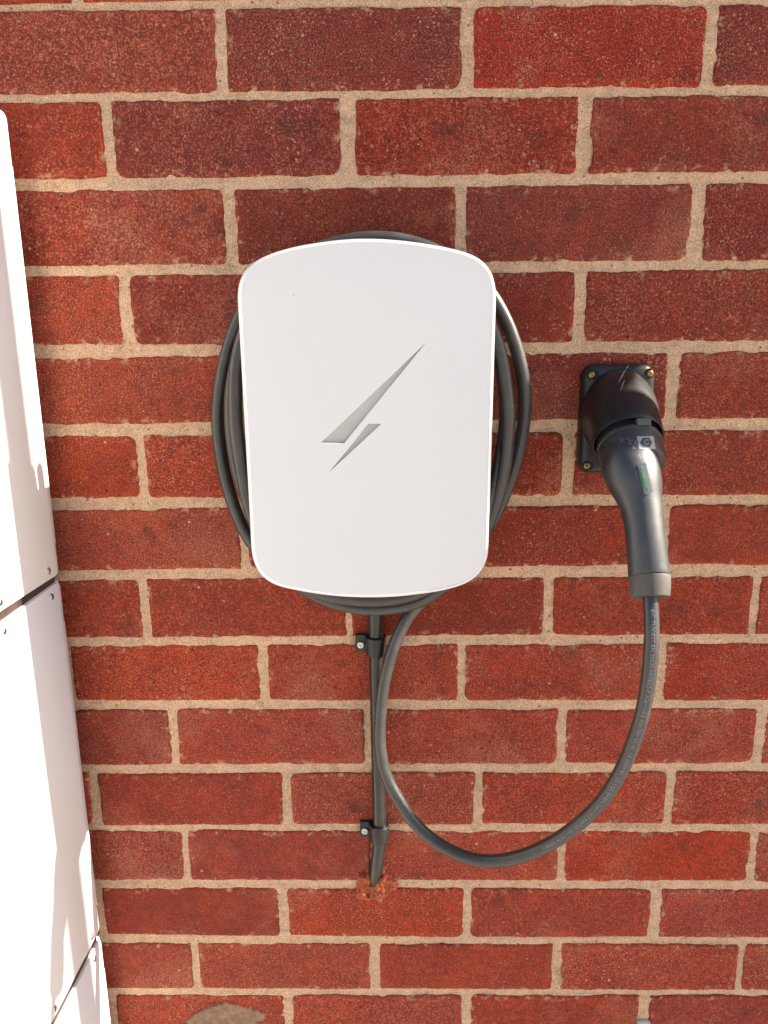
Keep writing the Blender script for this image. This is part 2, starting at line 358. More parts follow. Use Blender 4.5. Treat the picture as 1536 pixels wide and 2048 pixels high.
# face colours read off the photograph, row by row
RC = [[(140, 68, 56), (140, 68, 55), (116, 54, 50), (140, 48, 36), (112, 50, 46), (120, 54, 48)],
      [(140, 60, 48), (146, 60, 44), (116, 54, 49), (132, 50, 38), (124, 54, 47), (124, 54, 47)],
      [(140, 60, 46), (136, 60, 48), (118, 54, 44), (126, 60, 53), (120, 52, 47), (120, 52, 47)],
      [(146, 66, 50), (146, 66, 51), (126, 55, 46), (120, 50, 42), (124, 54, 46), (126, 54, 46)],
      [(146, 66, 52), (146, 68, 53), (126, 55, 46), (116, 49, 42), (134, 58, 46), (130, 56, 46)],
      [(148, 64, 48), (152, 64, 46), (150, 61, 46), (128, 50, 38), (134, 58, 46), (134, 58, 46)],
      [(146, 66, 50), (150, 71, 57), (140, 58, 46), (136, 54, 42), (144, 58, 42), (140, 58, 46)],
      [(148, 62, 46), (140, 58, 44), (140, 60, 46), (126, 50, 39), (144, 58, 42), (150, 62, 46)],
      [(148, 66, 50), (154, 62, 44), (152, 66, 50), (148, 60, 46), (146, 52, 38), (154, 66, 50)],
      [(148, 62, 50), (140, 64, 54), (148, 66, 54), (150, 64, 50), (148, 62, 50), (140, 56, 46), (146, 60, 48)],
      [(140, 58, 46), (140, 58, 46), (144, 66, 54), (152, 62, 46), (148, 60, 46), (150, 60, 46), (148, 62, 48)],
      [(146, 62, 50), (140, 66, 56), (144, 64, 54), (152, 64, 50), (162, 58, 40), (140, 60, 50), (146, 62, 48)],
      [(140, 58, 46), (140, 58, 46), (154, 60, 42), (152, 64, 50), (148, 62, 54), (164, 58, 38), (150, 60, 46)],
      [(146, 62, 48), (142, 64, 52), (148, 68, 54), (152, 62, 46), (150, 62, 48), (146, 58, 48), (146, 58, 48)],
      [(146, 62, 48), (146, 62, 48), (150, 66, 52), (154, 62, 46), (140, 58, 52), (150, 60, 46), (146, 58, 48)]]
def face_col(c):
    m = (146, 62, 46); l = lin(*[a*0.82+b*0.18 for a, b in zip(c, m)])
    return (l[0]*1.10, l[1]*0.97, l[2]*0.78, 0.7)
XMIN, XMAX = -1.6, 1.7
bricks = []; edge_x = {}
for r in range(15):
    J = [(jx(r, a), jx(r, b)) for a, b in VJ[r]]
    edge_x[r] = (J[0][0], J[-1][1])
    for i in range(len(J)-1):
        rnd = random.Random(r*31+i)
        me = brick_mesh(J[i][1], J[i+1][0], lambda x, r=r: jz(r+1, x, 0), lambda x, r=r: jz(r, x, 1), rnd)
        o = obj('brick', me, M_BRICK, wall); cl = RC[r] if r in (10, 12, 14) else RC[r][1:]; fc = face_col(cl[i] if i < len(cl) else (146, 62, 48)); o.color = (*fc[:3], rnd.uniform(0.25, 0.95) if r > 5 else rnd.uniform(0.5, 1.0))
        bricks.append(o)
# courses outside the picture: the same brickwork as one joined part
bmr = bmesh.new(); rr = random.Random(99)
def far_brick(x0, x1, z0, z1):
    x0 = max(x0, XMIN); x1 = min(x1, XMAX)
    if x1-x0 < 0.01: return
    y = -0.0028+rr.uniform(-.0006, .0006); e = 0.0016
    a = [(x0, -0.0002, z0), (x1, -0.0002, z0), (x1, -0.0002, z1), (x0, -0.0002, z1)]
    b = [(x0+e, y, z0+e), (x1-e, y, z0+e), (x1-e, y, z1-e), (x0+e, y, z1-e)]
    va = [bmr.verts.new(p) for p in a]; vb = [bmr.verts.new(p) for p in b]
    bmr.faces.new(vb)
    for i in range(4): bmr.faces.new((va[i], va[(i+1) % 4], vb[(i+1) % 4], vb[i]))
top_z = jz(0, 0.15, 0); low_z = jz(14, 0.15, 1)-0.064
for k in range(26):                                         # above and below the traced rows
    for zz, ph in ((top_z+0.075*k, k % 2), (None, k % 2)):
        if zz is None:
            z1 = low_z-0.011-0.075*k; z0 = z1-0.064
            if z0 < 0.004: continue
        else: z0, z1 = zz, zz+0.064
        x = XMIN-0.1+0.1125*ph
        while x < XMAX: far_brick(x+0.005, x+0.2195, z0, z1); x += 0.225
for r in range(15):
    for sgn in (-1, 1):
        x = edge_x[r][0 if sgn < 0 else 1]
        while XMIN < x < XMAX:
            a, b = (x-0.2145, x) if sgn < 0 else (x, x+0.2145)
            xm = (a+b)/2; xm2 = min(max(xm, -0.5), 0.8)
            far_brick(a, b, jz(r+1, xm2, 0), jz(r, xm2, 1)); x += sgn*0.225
fr = obj('brick_courses', bm_to('brick_courses', bmr), M_BRICK, wall); fr['kind'] = 'stuff'; fr.color = face_col((146, 60, 47))
# mortar: finely uneven sheet in view, plain beyond
mx0, mx1, mz0, mz1 = -0.42, 0.68, low_z-0.03, top_z+0.04
nx, nz = 520, 560
gx, gz = np.meshgrid(np.linspace(mx0, mx1, nx), np.linspace(mz0, mz1, nz))
yy = -0.0003 - 0.0012*fbm(gx*70, gz*70, 3) - 0.0006*vnoise(gx*300, gz*300) - 0.0017*vnoise(gx*14, gz*300+gx*4)
yy = np.maximum(yy, -0.0013); yy[0, :] = yy[-1, :] = 0; yy[:, 0] = yy[:, -1] = 0
V = np.stack([gx.ravel(), yy.ravel(), gz.ravel()], -1)
idx = np.arange(nx*nz).reshape(nz, nx)
Fq = np.stack([idx[:-1, :-1].ravel(), idx[:-1, 1:].ravel(), idx[1:, 1:].ravel(), idx[1:, :-1].ravel()], -1)
me = bpy.data.meshes.new('mortar'); me.vertices.add(len(V)); me.vertices.foreach_set('co', V.ravel()); me.loops.add(Fq.size); me.loops.foreach_set('vertex_index', Fq.ravel())
me.polygons.add(len(Fq)); me.polygons.foreach_set('loop_start', np.arange(0, Fq.size, 4)); me.polygons.foreach_set('loop_total', np.full(len(Fq), 4)); me.update(calc_edges=True); me.shade_smooth()
obj('mortar', me, M_MORTAR, wall)
ZT = top_z+0.075*26
obj('mortar_backing', mesh_from('mortar_backing',
    [(XMIN, 0, 0), (XMAX, 0, 0), (XMAX, 0, ZT), (XMIN, 0, ZT), (mx0, 0, mz0), (mx1, 0, mz0), (mx1, 0, mz1), (mx0, 0, mz1),
     (XMIN, .1, 0), (XMAX, .1, 0), (XMAX, .1, ZT), (XMIN, .1, ZT)],
    [(0, 1, 5, 4), (1, 2, 6, 5), (2, 3, 7, 6), (3, 0, 4, 7), (9, 8, 11, 10), (1, 9, 10, 2), (8, 0, 3, 11), (3, 2, 10, 11), (0, 8, 9, 1)]), M_MORTAR, wall)
# unseen pier added at the right end to keep grazing sun off the bricks
obj('added_shade_pier', bm_to('added_shade_pier', box_bm((1.3, -0.0135, 0.0), (1.62, 0.05, ZT-0.002), 0.002)), M_BRICK, wall).color = face_col((146, 60, 47))
# irregular patches on the wall
def blob(name, outline_px, Y, hgt, mat, parent, seed, label=None, rag=1.0, step=0.0007):
    """irregular smear standing on the wall face: a height field that sinks below the bricks outside its ragged outline"""
    pl = catmull([at(x, y, 0)[[0, 2]] for x, y in outline_px], 90, True)
    lo, hi = pl.min(0)-0.006, pl.max(0)+0.006
    nx_, nz_ = [max(int((hi[k]-lo[k])/step), 8) for k in (0, 1)]
    X, Zz = np.meshgrid(np.linspace(lo[0], hi[0], nx_), np.linspace(lo[1], hi[1], nz_))
    Q = np.stack([X.ravel(), Zz.ravel()], -1); a = pl; b = np.roll(pl, -1, 0); ins = np.zeros(len(Q), bool); dist = np.full(len(Q), 9.0)
    for p, q in zip(a, b):
        cr = (p[1] > Q[:, 1]) != (q[1] > Q[:, 1])
        xc = (q[0]-p[0])*(Q[:, 1]-p[1])/((q[1]-p[1]) if abs(q[1]-p[1]) > 1e-12 else 1e-12)+p[0]
        ins ^= cr & (Q[:, 0] < xc)
        e = q-p; t = np.clip(((Q-p)@e)/max(e@e, 1e-12), 0, 1); dist = np.minimum(dist, np.linalg.norm(Q-(p+t[:, None]*e), axis=1))
    sd_ = np.where(ins, dist, -dist)+rag*(0.006*vnoise(Q[:, 0]*140+seed, Q[:, 1]*140)+0.005*vnoise(Q[:, 0]*330+seed, Q[:, 1]*330)+0.003*vnoise(Q[:, 0]*800+seed, Q[:, 1]*800))
    t = np.clip(sd_/0.0022, 0, 1); t = t*t*(3-2*t)
    lump = 0.5+0.9*vnoise(Q[:, 0]*100+seed, Q[:, 1]*100)+0.7*vnoise(Q[:, 0]*230, Q[:, 1]*230+seed)+0.45*vnoise(Q[:, 0]*520+seed, Q[:, 1]*520)
    y = 0.003+t*(Y-0.0004-0.003-hgt*np.maximum(lump, 0.0)*np.clip(sd_/0.006, 0.15, 1))
    idm = np.arange(nx_*nz_).reshape(nz_, nx_); T2 = t.reshape(nz_, nx_); F = []
    for r_ in range(nz_-1):
        for c_ in range(nx_-1):
            if max(T2[r_, c_], T2[r_+1, c_], T2[r_, c_+1], T2[r_+1, c_+1]) > 0: F.append((int(idm[r_, c_]), int(idm[r_, c_+1]), int(idm[r_+1, c_+1]), int(idm[r_+1, c_])))
    me = mesh_from(name, np.stack([Q[:, 0], y, Q[:, 1]], -1), F, True)
    bm = bmesh.new(); bm.from_mesh(me); bmesh.ops.delete(bm, geom=[v for v in bm.verts if not v.link_faces], context='VERTS'); bm.to_mesh(me); bm.free()
    return obj(name, me, mat, parent, label)
blob('cement_smear', [(372, 2075), (374, 2040), (392, 2022), (418, 2010), (442, 2004), (468, 2006), (492, 2010), (512, 2014), (528, 2022), (533, 2034), (520, 2048), (512, 2075)], -0.0024, 0.0010, M_SMEAR, wall, 4, 'dried grey cement smear on a brick by the bottom edge', 0.8)
for px, py, rx in ((1019, 1138, 7), (1230, 1272, 4)):
    blob('painted_hole', [(px+rx*math.cos(a), py+0.6*rx*math.sin(a)+0.2*rx*math.cos(a)) for a in np.linspace(0, 6.28, 8, endpoint=False)], -0.0008, 0.0008, M_HOLLOW_SHADE, wall, px, None, 0.15, 0.0004)  # dark raised patch, paints the shade of a small cavity

# ------------------------------------------------------------------ white cabinet stack at the left
XC = -0.190
def cabinet(label, zb, zt, screws=True, base=False):
    t = thing('metal_cabinet', label, 'cabinet', (XC-0.33, -0.11, Z0+zb), 'stacked white metal cabinets')
    z0, z1 = Z0+zb, Z0+zt; yb, yf = -0.025, -0.196
    # body with softly rounded front corners
    R = 0.022; out = []
    for cx, cy, a0 in ((XC-0.004-R, yf+R, -90), (XC-0.66+R, yf+R, 180)):
        pass
    xl = XC-0.66; xr = XC-0.0005
    prof = [(xr, yb)]
    prof += [(xr-R+R*math.cos(a), yf+R-R*math.sin(a)) for a in np.linspace(0, math.pi/2, 10)]
    prof += [(xl+R-R*math.sin(a), yf+R-R*math.cos(a)) for a in np.linspace(0, math.pi/2, 10)]
    prof += [(xl, yb)]
    prof = np.array(prof)[::-1]
    e = 0.003
    rings = []
    ar = 0.5*np.sum(prof[:, 0]*np.roll(prof[:, 1], -1)-np.roll(prof[:, 0], -1)*prof[:, 1]); sg = 1 if ar > 0 else -1
    for z, d in ((z0, e), (z0+e*.3, e*.3), (z0+e, 0), (z1-e, 0), (z1-e*.3, e*.3), (z1, e)):
        Q = inset2d(prof, sg*d) if d else prof
        rings.append([(q[0], q[1], z) for q in Q])
    Vv, Ff = loft(rings); me = fix(mesh_from('casing', Vv, Ff)); smooth_by_angle(me, 40); 
    obj('casing', me, M_CAB, t)
    if base: return t
    # side panel: sheet with rounded back corners and two small tabs along the back edge
    yfp = yf+R+0.002; ybp = yb; rc = 0.007; tb = 0.0013
    o2 = []
    def arc(cy, cz, r, a0, a1, n=7): return [(cy+r*math.cos(a), cz+r*math.sin(a)) for a in np.linspace(a0, a1, n)]
    o2 += [(yfp, z0+e), ] + arc(ybp-tb-rc, z0+0.0008+rc, rc, -math.pi/2, 0)
    o2 += [(ybp-tb, z0+0.033), (ybp, z0+0.0335), (ybp, z1-0.0445), (ybp-tb, z1-0.045)]
    o2 += arc(ybp-tb-rc, z1-0.0008-rc, rc, 0, math.pi/2) + [(yfp, z1-e)]
    o2 = np.array(o2)
    rr_ = [[(XC-0.004, p[0], p[1]) for p in o2], [(XC+0.0012, p[0], p[1]) for p in o2], [(XC+0.002, p[0], p[1]) for p in inset2d(o2, 0.0008)]]
    Vv, Ff = loft(rr_); me = fix(mesh_from('side_panel', Vv, Ff)); smooth_by_angle(me, 50)
    obj('side_panel', me, M_CAB, t)
    for zz in (z0+0.0105, z1-0.0105):
        for y in (-0.048, -0.139):
            s = obj('screw', screw_mesh(0.0033, 0.0018), M_STEEL, t)
            s.matrix_parent_inverse = Matrix.Translation(-Vector(t.location)); s.location = (XC+0.0019, y, zz); s.rotation_euler = (random.uniform(0, 6), 0, 0)
            s.rotation_mode = 'XYZ'
            s.rotation_euler = (Matrix.Rotation(math.pi/2, 3, 'Z') @ Matrix.Rotation(random.uniform(0, 1.5), 3, 'Y')).to_euler()
    # gasket strip below the cabinet
    obj('gasket', bm_to('gasket', box_bm((XC-0.64, yf+0.012, z0-0.009), (XC-0.0008, yb-0.006, z0+0.001))), M_GASKET, t)
    return t
_sc = {}
def screw_mesh(r, h, slot=True):
    """pan head with a cross recess, axis along -y, base at y = 0"""
    key = (r, h)
    if key in _sc: return _sc[key]
    n = 24; rings = []
    w_ = 0.2*r; 
    for rad, y in ((r, 0.001*0+0.0), (r, -h*0.45), (r*0.86, -h*0.85), (r*0.62, -h)):
        rings.append([(rad*math.cos(2*math.pi*k/n), y, rad*math.sin(2*math.pi*k/n)) for k in range(n)])
    # cross shaped recess
    rec = []
    for k in range(n):
        a = 2*math.pi*k/n; m = a % (math.pi/2); m = min(m, math.pi/2-m); rad = r*0.56 if m < 0.30 else r*0.2
        rec.append((rad, a))
    rings.append([(q*math.cos(a), -h, q*math.sin(a)) for q, a in rec])
    rings.append([(q*0.85*math.cos(a), -h*0.25, q*0.85*math.sin(a)) for q, a in rec])
    Vv, Ff = loft(rings, True, True); me = fix(mesh_from('screw', Vv, Ff)); smooth_by_angle(me, 40)
    _sc[key] = me
    return me
cabinet('upper white metal cabinet at the left edge, with rounded top corner', -0.517, -0.089)
cabinet('middle white metal cabinet at the left edge, between the two slots', -0.940, -0.5225)
cabinet('lower white metal cabinet in the bottom left corner, below the slanting slot', -1.364, -0.948)
cabinet('white cabinet standing on the ground below the stack', -Z0+0.004, -1.372, base=True)

# ------------------------------------------------------------------ wall charger
YF = -0.100
ch = thing('wall_charger', 'white rounded wall charger with grey lightning bolt on its front', 'charger', (0.131, 0.0, Z0-0.52))
OUT_PX = [(738, 476), (680, 478.5), (620, 486.6), (580, 494.5), (546, 504.5), (525, 513), (507, 523), (492, 535), (482, 550), (476, 567), (473.5, 588), (475, 620),
          (479.5, 700), (485, 800), (490.7, 900), (496.4, 1000), (499, 1050), (500.7, 1088), (502, 1107), (504.8, 1120), (510, 1135), (520, 1150.5), (533, 1162.5), (552, 1172.5), (580, 1180), (640, 1190.5),
          (690, 1195.5), (740, 1197), (790, 1195.5), (840, 1190), (880, 1184), (916, 1175), (936, 1167), (952, 1156), (966, 1140), (974.5, 1121), (977.5, 1103), (979, 1050), (981, 1000), (984, 900), (987, 800), (990, 700),
          (992.5, 620), (993, 585), (991, 565), (986, 548), (977.5, 533), (962, 518), (941, 506.5), (908, 497), (860, 487.5), (800, 479.5)]
OUT = catmull([at(x, y, YF)[[0, 2]] for x, y in OUT_PX], 260, True)
for _ in range(3): OUT = 0.25*np.roll(OUT, 1, 0)+0.5*OUT+0.25*np.roll(OUT, -1, 0)
if 0.5*np.sum(OUT[:, 0]*np.roll(OUT[:, 1], -1)-np.roll(OUT[:, 0], -1)*OUT[:, 1]) < 0: OUT = OUT[::-1]
rings = []
for d, y in ((0.004, -0.070), (0.0006, -0.0712), (0.0, -0.073), (0.0, -0.0965), (0.0004, -0.0981), (0.0012, -0.0993), (0.0024, -0.0999), (0.0029, -0.1000), (0.0032, -0.0996), (0.00325, -0.0960)):
    Q = inset2d(OUT, d); rings.append([(q[0], y, q[1]) for q in Q])
Vv, Ff = loft(rings); me = fix(mesh_from('cover', Vv, Ff)); smooth_by_angle(me, 50)
cover = obj('cover', me, M_RIM, ch)
hub = []
cx, cz = OUT[:, 0].mean(), OUT[:, 1].mean()
for s, y in ((0.83, 0.004), (0.84, -0.066), (0.86, -0.0705)):
    hub.append([(cx+(q[0]-cx)*s, y, cz+(q[1]-cz)*s*0.99) for q in OUT])
Vv, Ff = loft(hub); me = fix(mesh_from('back_body', Vv, Ff)); smooth_by_angle(me, 50); obj('back_body', me, M_ABS, ch)
def flat_curve(name, polys, extr, bev=0.0, fn=None):
    """filled 2D outline (with holes) turned into a plate; fn maps local (x, y, z) to the world"""
    cu = bpy.data.curves.new(name, 'CURVE'); cu.dimensions = '2D'; cu.fill_mode = 'BOTH'; cu.extrude = extr; cu.bevel_depth = bev; cu.bevel_resolution = 2
    for P in polys:
        sp = cu.splines.new('POLY'); sp.points.add(len(P)-1)
        for i, p in enumerate(P): sp.points[i].co = (p[0], p[1], 0, 1)
        sp.use_cyclic_u = True
    return eval_curve(cu, name, fn)
def eval_curve(cu, name, fn):
    o = bpy.data.objects.new(name, cu); C.objects.link(o)
    dg = bpy.context.evaluated_depsgraph_get(); dg.update()
    me = bpy.data.meshes.new_from_object(o.evaluated_get(dg)); me.name = name
    bpy.data.objects.remove(o); bpy.data.curves.remove(cu)
    if fn:
        for v in me.vertices: v.co = Vector(fn(v.co.x, v.co.y, v.co.z))
    me.update(); return me
def rounded(poly, r, n=5):
    out = []; m = len(poly)
    for i in range(m):
        c = np.array(poly[i]); p = np.array(poly[i-1]); q = np.array(poly[(i+1) % m])
        u = (p-c)/np.linalg.norm(p-c); v = (q-c)/np.linalg.norm(q-c)
        ang = math.acos(max(-1, min(1, float(u@v)))); d = min(r/math.tan(ang/2), 0.4*np.linalg.norm(p-c), 0.4*np.linalg.norm(q-c))
        out += [(1-t)**2*(c+u*d)+2*t*(1-t)*c+t*t*(c+v*d) for t in np.linspace(0, 1, n)]
    return [tuple(o) for o in out]
bolt1 = rounded([tuple(at(x, y, YF)[[0, 2]]) for x, y in ((858, 678.5), (639, 886.8), (689, 886.8))], 0.00012)
bolt2 = rounded([tuple(at(x, y, YF)[[0, 2]]) for x, y in ((736, 847), (764, 847), (652, 951))], 0.00012)
plate_out = [tuple(q) for q in inset2d(OUT, 0.0035)]
to_front = lambda y0: (lambda x, y, z: (x, y0-z, y))
me = flat_curve('front_panel', [plate_out, bolt1, bolt2], 0.0012, 0.0003, to_front(YF+0.0018))
panel = obj('front_panel', me, M_WHITE, ch)
for b, nm in ((bolt1, 'long bolt-shaped grey window in the front panel'), (bolt2, 'short bolt-shaped grey window in the front panel')):
    c = np.mean(b, axis=0); bb = [tuple(c+(np.array(p)-c)*1.01) for p in b]
    obj('bolt_window', flat_curve('bolt_window', [b], 0.0003, 0.0, to_front(YF+0.0036)), M_WINDOW, ch, nm)

# ------------------------------------------------------------------ charging cable: coil, hanging loop, connector
cab = thing('charging_cable', 'black charging cable coiled round the charger, looping down to its plug', 'cable', (0.25, -0.05, Z0-0.85))
RC_ = 0.0064
COIL = [(760, 1110, -55), (640, 1170, -48), (540, 1080, -45), (486, 980, -43), (463, 860, -42), (470, 740, -42), (540, 570, -42), (735, 500, -42), (920, 560, -44), (1000, 720, -52), (1008, 880, -58), (950, 1080, -58),
        (850, 1180, -58), (720, 1201, -60), (590, 1165, -62), (515, 1060, -62), (482, 930, -62), (470, 800, -62), (484, 680, -60), (560, 545, -58), (730, 492, -56), (900, 530, -58), (985, 660, -62), (1014, 790, -64), (1016, 870, -64), (1006, 950, -62), (975, 1050, -56),
        (920, 1140, -48), (850, 1199, -40), (780, 1217, -34), (715, 1217, -30), (640, 1196, -27), (560, 1145, -24), (496, 1075, -21), (456, 977, -19), (436, 867, -18), (439, 780, -18), (460, 685, -18), (500, 600, -18), (600, 514, -18), (735, 475.5, -18), (860, 496, -18), (958, 560, -18),
        (1006, 628, -18), (1033, 697, -18), (1048, 765, -18), (1050, 825, -18), (1042, 880, -18), (1022, 955, -18), (985, 1040, -17), (920, 1125, -16), (860, 1185, -17), (817, 1230, -20), (793, 1278, -24), (777, 1326, -27), (766, 1375, -30), (760, 1440, -34), (760, 1500, -38), (772, 1553, -43), (790, 1588, -48),
        (823, 1640, -56), (862, 1678, -64), (905, 1704, -73), (950, 1720, -82), (1000, 1722, -91), (1050, 1710, -100), (1100, 1688, -109), (1150, 1654, -119), (1200, 1607, -129), (1240, 1547, -139), (1268, 1482, -147), (1288, 1414, -152), (1298, 1350, -153), (1303, 1290, -150), (1303.5, 1240, -145), (1301, 1195, -137), (1298, 1165, -131)]
path = catmull([at(x, y, Y/1000.0) for x, y, Y in COIL], 620)
path = smooth_path(path, 6)
Vv, Ff = tube(path, RC_, 22); obj('cable', fix(mesh_from('cable', Vv, Ff, True)), M_RUBBER, cab)
# connector: head, grip, boot lofted along the plug's bent axis
def ring(c, axis, rx, ry, n=40, ex=2.0):
    axis = np.array(axis, float); axis /= np.linalg.norm(axis)
    sx = np.array([1.0, 0, 0]); sx -= axis*(sx@axis); sx /= np.linalg.norm(sx); sy = np.cross(sx, axis)
    if sy[2] < 0: sy = -sy
    o = []
    for k in range(n):
        a = 2*math.pi*k/n; ca, sa = math.cos(a), math.sin(a)
        o.append(np.array(c)+rx*np.sign(ca)*abs(ca)**(2/ex)*sx+ry*np.sign(sa)*abs(sa)**(2/ex)*sy)
    return o
def dirv(a): return (0.0, -math.cos(math.radians(a)), -math.sin(math.radians(a)))
def sweep(spec, n=40, sub=4):
    """spec: (px, py, Y mm, tilt below horizontal, rx mm, ry mm)"""
    A = np.array([[*at(s[0], s[1], s[2]/1000.0), s[3], s[4]/1000.0, s[5]/1000.0] for s in spec])
    m = len(A); D = []
    for i in range(m-1):
        p0, p1, p2, p3 = A[max(i-1, 0)], A[i], A[i+1], A[min(i+2, m-1)]
        for t in np.linspace(0, 1, sub, endpoint=False):
            D.append(0.5*((2*p1)+(-p0+p2)*t+(2*p0-5*p1+4*p2-p3)*t*t+(-p0+3*p1-3*p2+p3)*t**3))
    D.append(A[-1])
    return [ring(d[:3], dirv(d[3]), d[4], d[5], n) for d in D]
UA = 42.0
Mc = at(1257, 884, -0.060)
hd = lambda t, rad, ex=2.0: ring(Mc+np.array(dirv(UA))*t, dirv(UA), rad, rad*0.97, 48, ex)
head_r = [hd(-0.030, 0.0275), hd(0.003, 0.0278), hd(0.0035, 0.0292), hd(0.0062, 0.0288), hd(0.0066, 0.0280), hd(0.0078, 0.0280), hd(0.0082, 0.0287), hd(0.012, 0.0287), hd(0.020, 0.0281), hd(0.026, 0.0273), hd(0.0275, 0.0269), hd(0.0280, 0.0255)]
Vv, Ff = loft(head_r); me = fix(mesh_from('connector_head', Vv, Ff)); smooth_by_angle(me, 45)
head = obj('connector_head', me, M_SATIN, cab)
grip_spec = [(1257, 905, -75, 42, 24.0, 23.0), (1261.5, 936, -86, 47, 25.3, 24.0), (1269, 968, -95, 55, 23.2, 21.8), (1279, 1003, -103.5, 59, 18.9, 18.1), (1287, 1040, -111, 60, 16.9, 16.6), (1292, 1085, -119, 60, 16.5, 16.4), (1296, 1125, -124, 60, 16.9, 16.8), (1298.5, 1151, -127.3, 60, 17.3, 17.2), (1298.5, 1152, -127.5, 60, 16.2, 16.2)]
Vv, Ff = loft(sweep(grip_spec)); me = fix(mesh_from('grip', Vv, Ff)); smooth_by_angle(me, 45); grip = obj('grip', me, M_SATIN, cab)
boot_spec = [(1298.5, 1152, -127.4, 64, 17.0, 17.0), (1299, 1158, -128, 64, 17.4, 17.3), (1300, 1178, -130.8, 64, 16.8, 16.8), (1300.5, 1192, -132.8, 64, 16.2, 16.2), (1300.5, 1195, -133.2, 64, 15.3, 15.3), (1300.5, 1195.2, -133.0, 64, 9.0, 9.0), (1300.0, 1190, -132.4, 64, 7.0, 7.0)]
Vv, Ff = loft(sweep(boot_spec, sub=2)); me = fix(mesh_from('strain_relief', Vv, Ff)); smooth_by_angle(me, 40); obj('strain_relief', me, M_BOOT, cab, 'tapered charcoal boot where the cable enters the plug')
# marks: flat print laid onto the surfaces
def bvh_of(os_):
    V = []; F = []
    for o in os_:
        b = len(V); V += [tuple(v.co) for v in o.data.vertices]; F += [tuple(b+i for i in p.vertices) for p in o.data.polygons]
    return BVHTree.FromPolygons(V, F)
BV = bvh_of([head, grip])
def lay(bv, px, py, lift=0.0003, fallback=-0.11):
    d = FW+(px-768.0)/FPX*RT+(1024.0-py)/FPX*UP; d /= np.linalg.norm(d)
    h = bv.ray_cast(Vector(CAM), Vector(d))
    if h[0] is None: return at(px, py, fallback)
    n = h[1]
    if n.dot(Vector(d)) > 0: n = -n
    return np.array(h[0]+n*lift)
def text_curve(s, size, extr=0.0):
    cu = bpy.data.curves.new('txt', 'FONT'); cu.body = s; cu.size = size; cu.extrude = extr; cu.align_x = 'CENTER'; cu.align_y = 'CENTER'; cu.resolution_u = 3
    return cu
def decal_px(name, me2d, mat, parent, lift, bv, label=None):
    """me2d is drawn in photo pixels (x right, y down); lay it on the surface it is printed on"""
    for v in me2d.vertices: v.co = Vector(lay(bv, v.co.x, v.co.y, lift))
    me2d.update(); return obj(name, me2d, mat, parent, label)
def grid_quad(P, n=10, m=8):
    a, b, c, d = [np.array(p, float) for p in P]; V = []; F = []
    for j in range(m+1):
        for i in range(n+1):
            u, v = i/n, j/m; V.append((*((a*(1-u)+b*u)*(1-v)+(d*(1-u)+c*u)*v), 0))
    for j in range(m):
        for i in range(n): F.append((j*(n+1)+i, j*(n+1)+i+1, (j+1)*(n+1)+i+1, (j+1)*(n+1)+i))
    return mesh_from('q', V, F)
def subdiv(me, cuts=2):
    bm = bmesh.new(); bm.from_mesh(me); bmesh.ops.triangulate(bm, faces=bm.faces); bmesh.ops.subdivide_edges(bm, edges=bm.edges[:], cuts=cuts); bm.to_mesh(me); bm.free(); return me
decal_px('rating_label', grid_quad([(1273.5, 873), (1306.5, 872.5), (1311, 898), (1278, 898.5)]), M_LABEL, head, 0.0002, BV, 'small light grey label with a hexagon on the plug head')
hexc = (1292, 885.5); hx = [(hexc[0]+12.2*math.cos(math.radians(60*k)), hexc[1]+11.2*math.sin(math.radians(60*k))) for k in range(6)]
me = mesh_from('hex', [(*hexc, 0)]+[(*p, 0) for p in hx], [(0, i+1, (i+1) % 6+1) for i in range(6)]); decal_px('hexagon_mark', subdiv(me, 3), M_HEX, head, 0.0004, BV)
def px_text(name, s, size, cx, cy, rot, mat, parent, lift, label=None, shear=0.0, bold=0.0):
    cu = text_curve(s, size); cu.offset = bold; ca, sa = math.cos(rot), math.sin(rot)
    me = eval_curve(cu, name, lambda x, y, z: (cx+ca*x-sa*(-y), cy+sa*x+ca*(-y), 0))
    return decal_px(name, me, mat, parent, lift, BV, label)
px_text('letter_mark', 'C', 14.5, 1292.2, 885.3, 0.03, M_PRINT, head, 0.0006, bold=0.35)
px_text('conformity_mark', 'C E', 11, 1265.5, 885.5, 0.08, M_PRINT, head, 0.0003, bold=0.1)
px_text('rating_print', '32A  250V~', 4.2, 1251, 878.3, 0.0, M_PRINT, head, 0.0003)
px_text('rating_print', 'IP44', 4.0, 1243.5, 882.3, 0.0, M_PRINT, head, 0.0003)
tri = [(1263.5, 898), (1271.5, 898), (1267, 891.5)]; tin = [(1265.8, 896.8), (1269.2, 896.8), (1267.1, 893.6)]
decal_px('triangle_mark', flat_curve('tri', [tri, tin], 0.0), M_PRINT, head, 0.0003, BV)
px_text('approval_mark', 'UK', 6.0, 1277, 911.5, 0.05, M_PRINT, grip, 0.0003, bold=0.08)
px_text('approval_mark', 'CA', 6.0, 1278.7, 916.6, 0.05, M_PRINT, grip, 0.0003, bold=0.08)
pq = rounded([(1274.0, 929), (1291, 924), (1304.0, 985), (1288.0, 992)], 5.5, 6)
def fill_grid(poly, cuts=3):
    c = np.mean(poly, axis=0); n = len(poly); V = [(*c, 0)]; F = []
    K = 4
    for k in range(1, K+1):
        for p in poly: V.append((*(c+(np.array(p)-c)*k/K), 0))
    for i in range(n): F.append((0, 1+i, 1+(i+1) % n))
    for k in range(K-1):
        for i in range(n): a = 1+k*n; b = a+n; F.append((a+i, b+i, b+(i+1) % n, a+(i+1) % n))
    return mesh_from('fg', V, F, True)
plaque = decal_px('name_plaque', fill_grid([tuple(p) for p in pq]), M_PLAQUE, grip, 0.0006, BV, 'narrow grey plaque with green lettering on the plug grip')
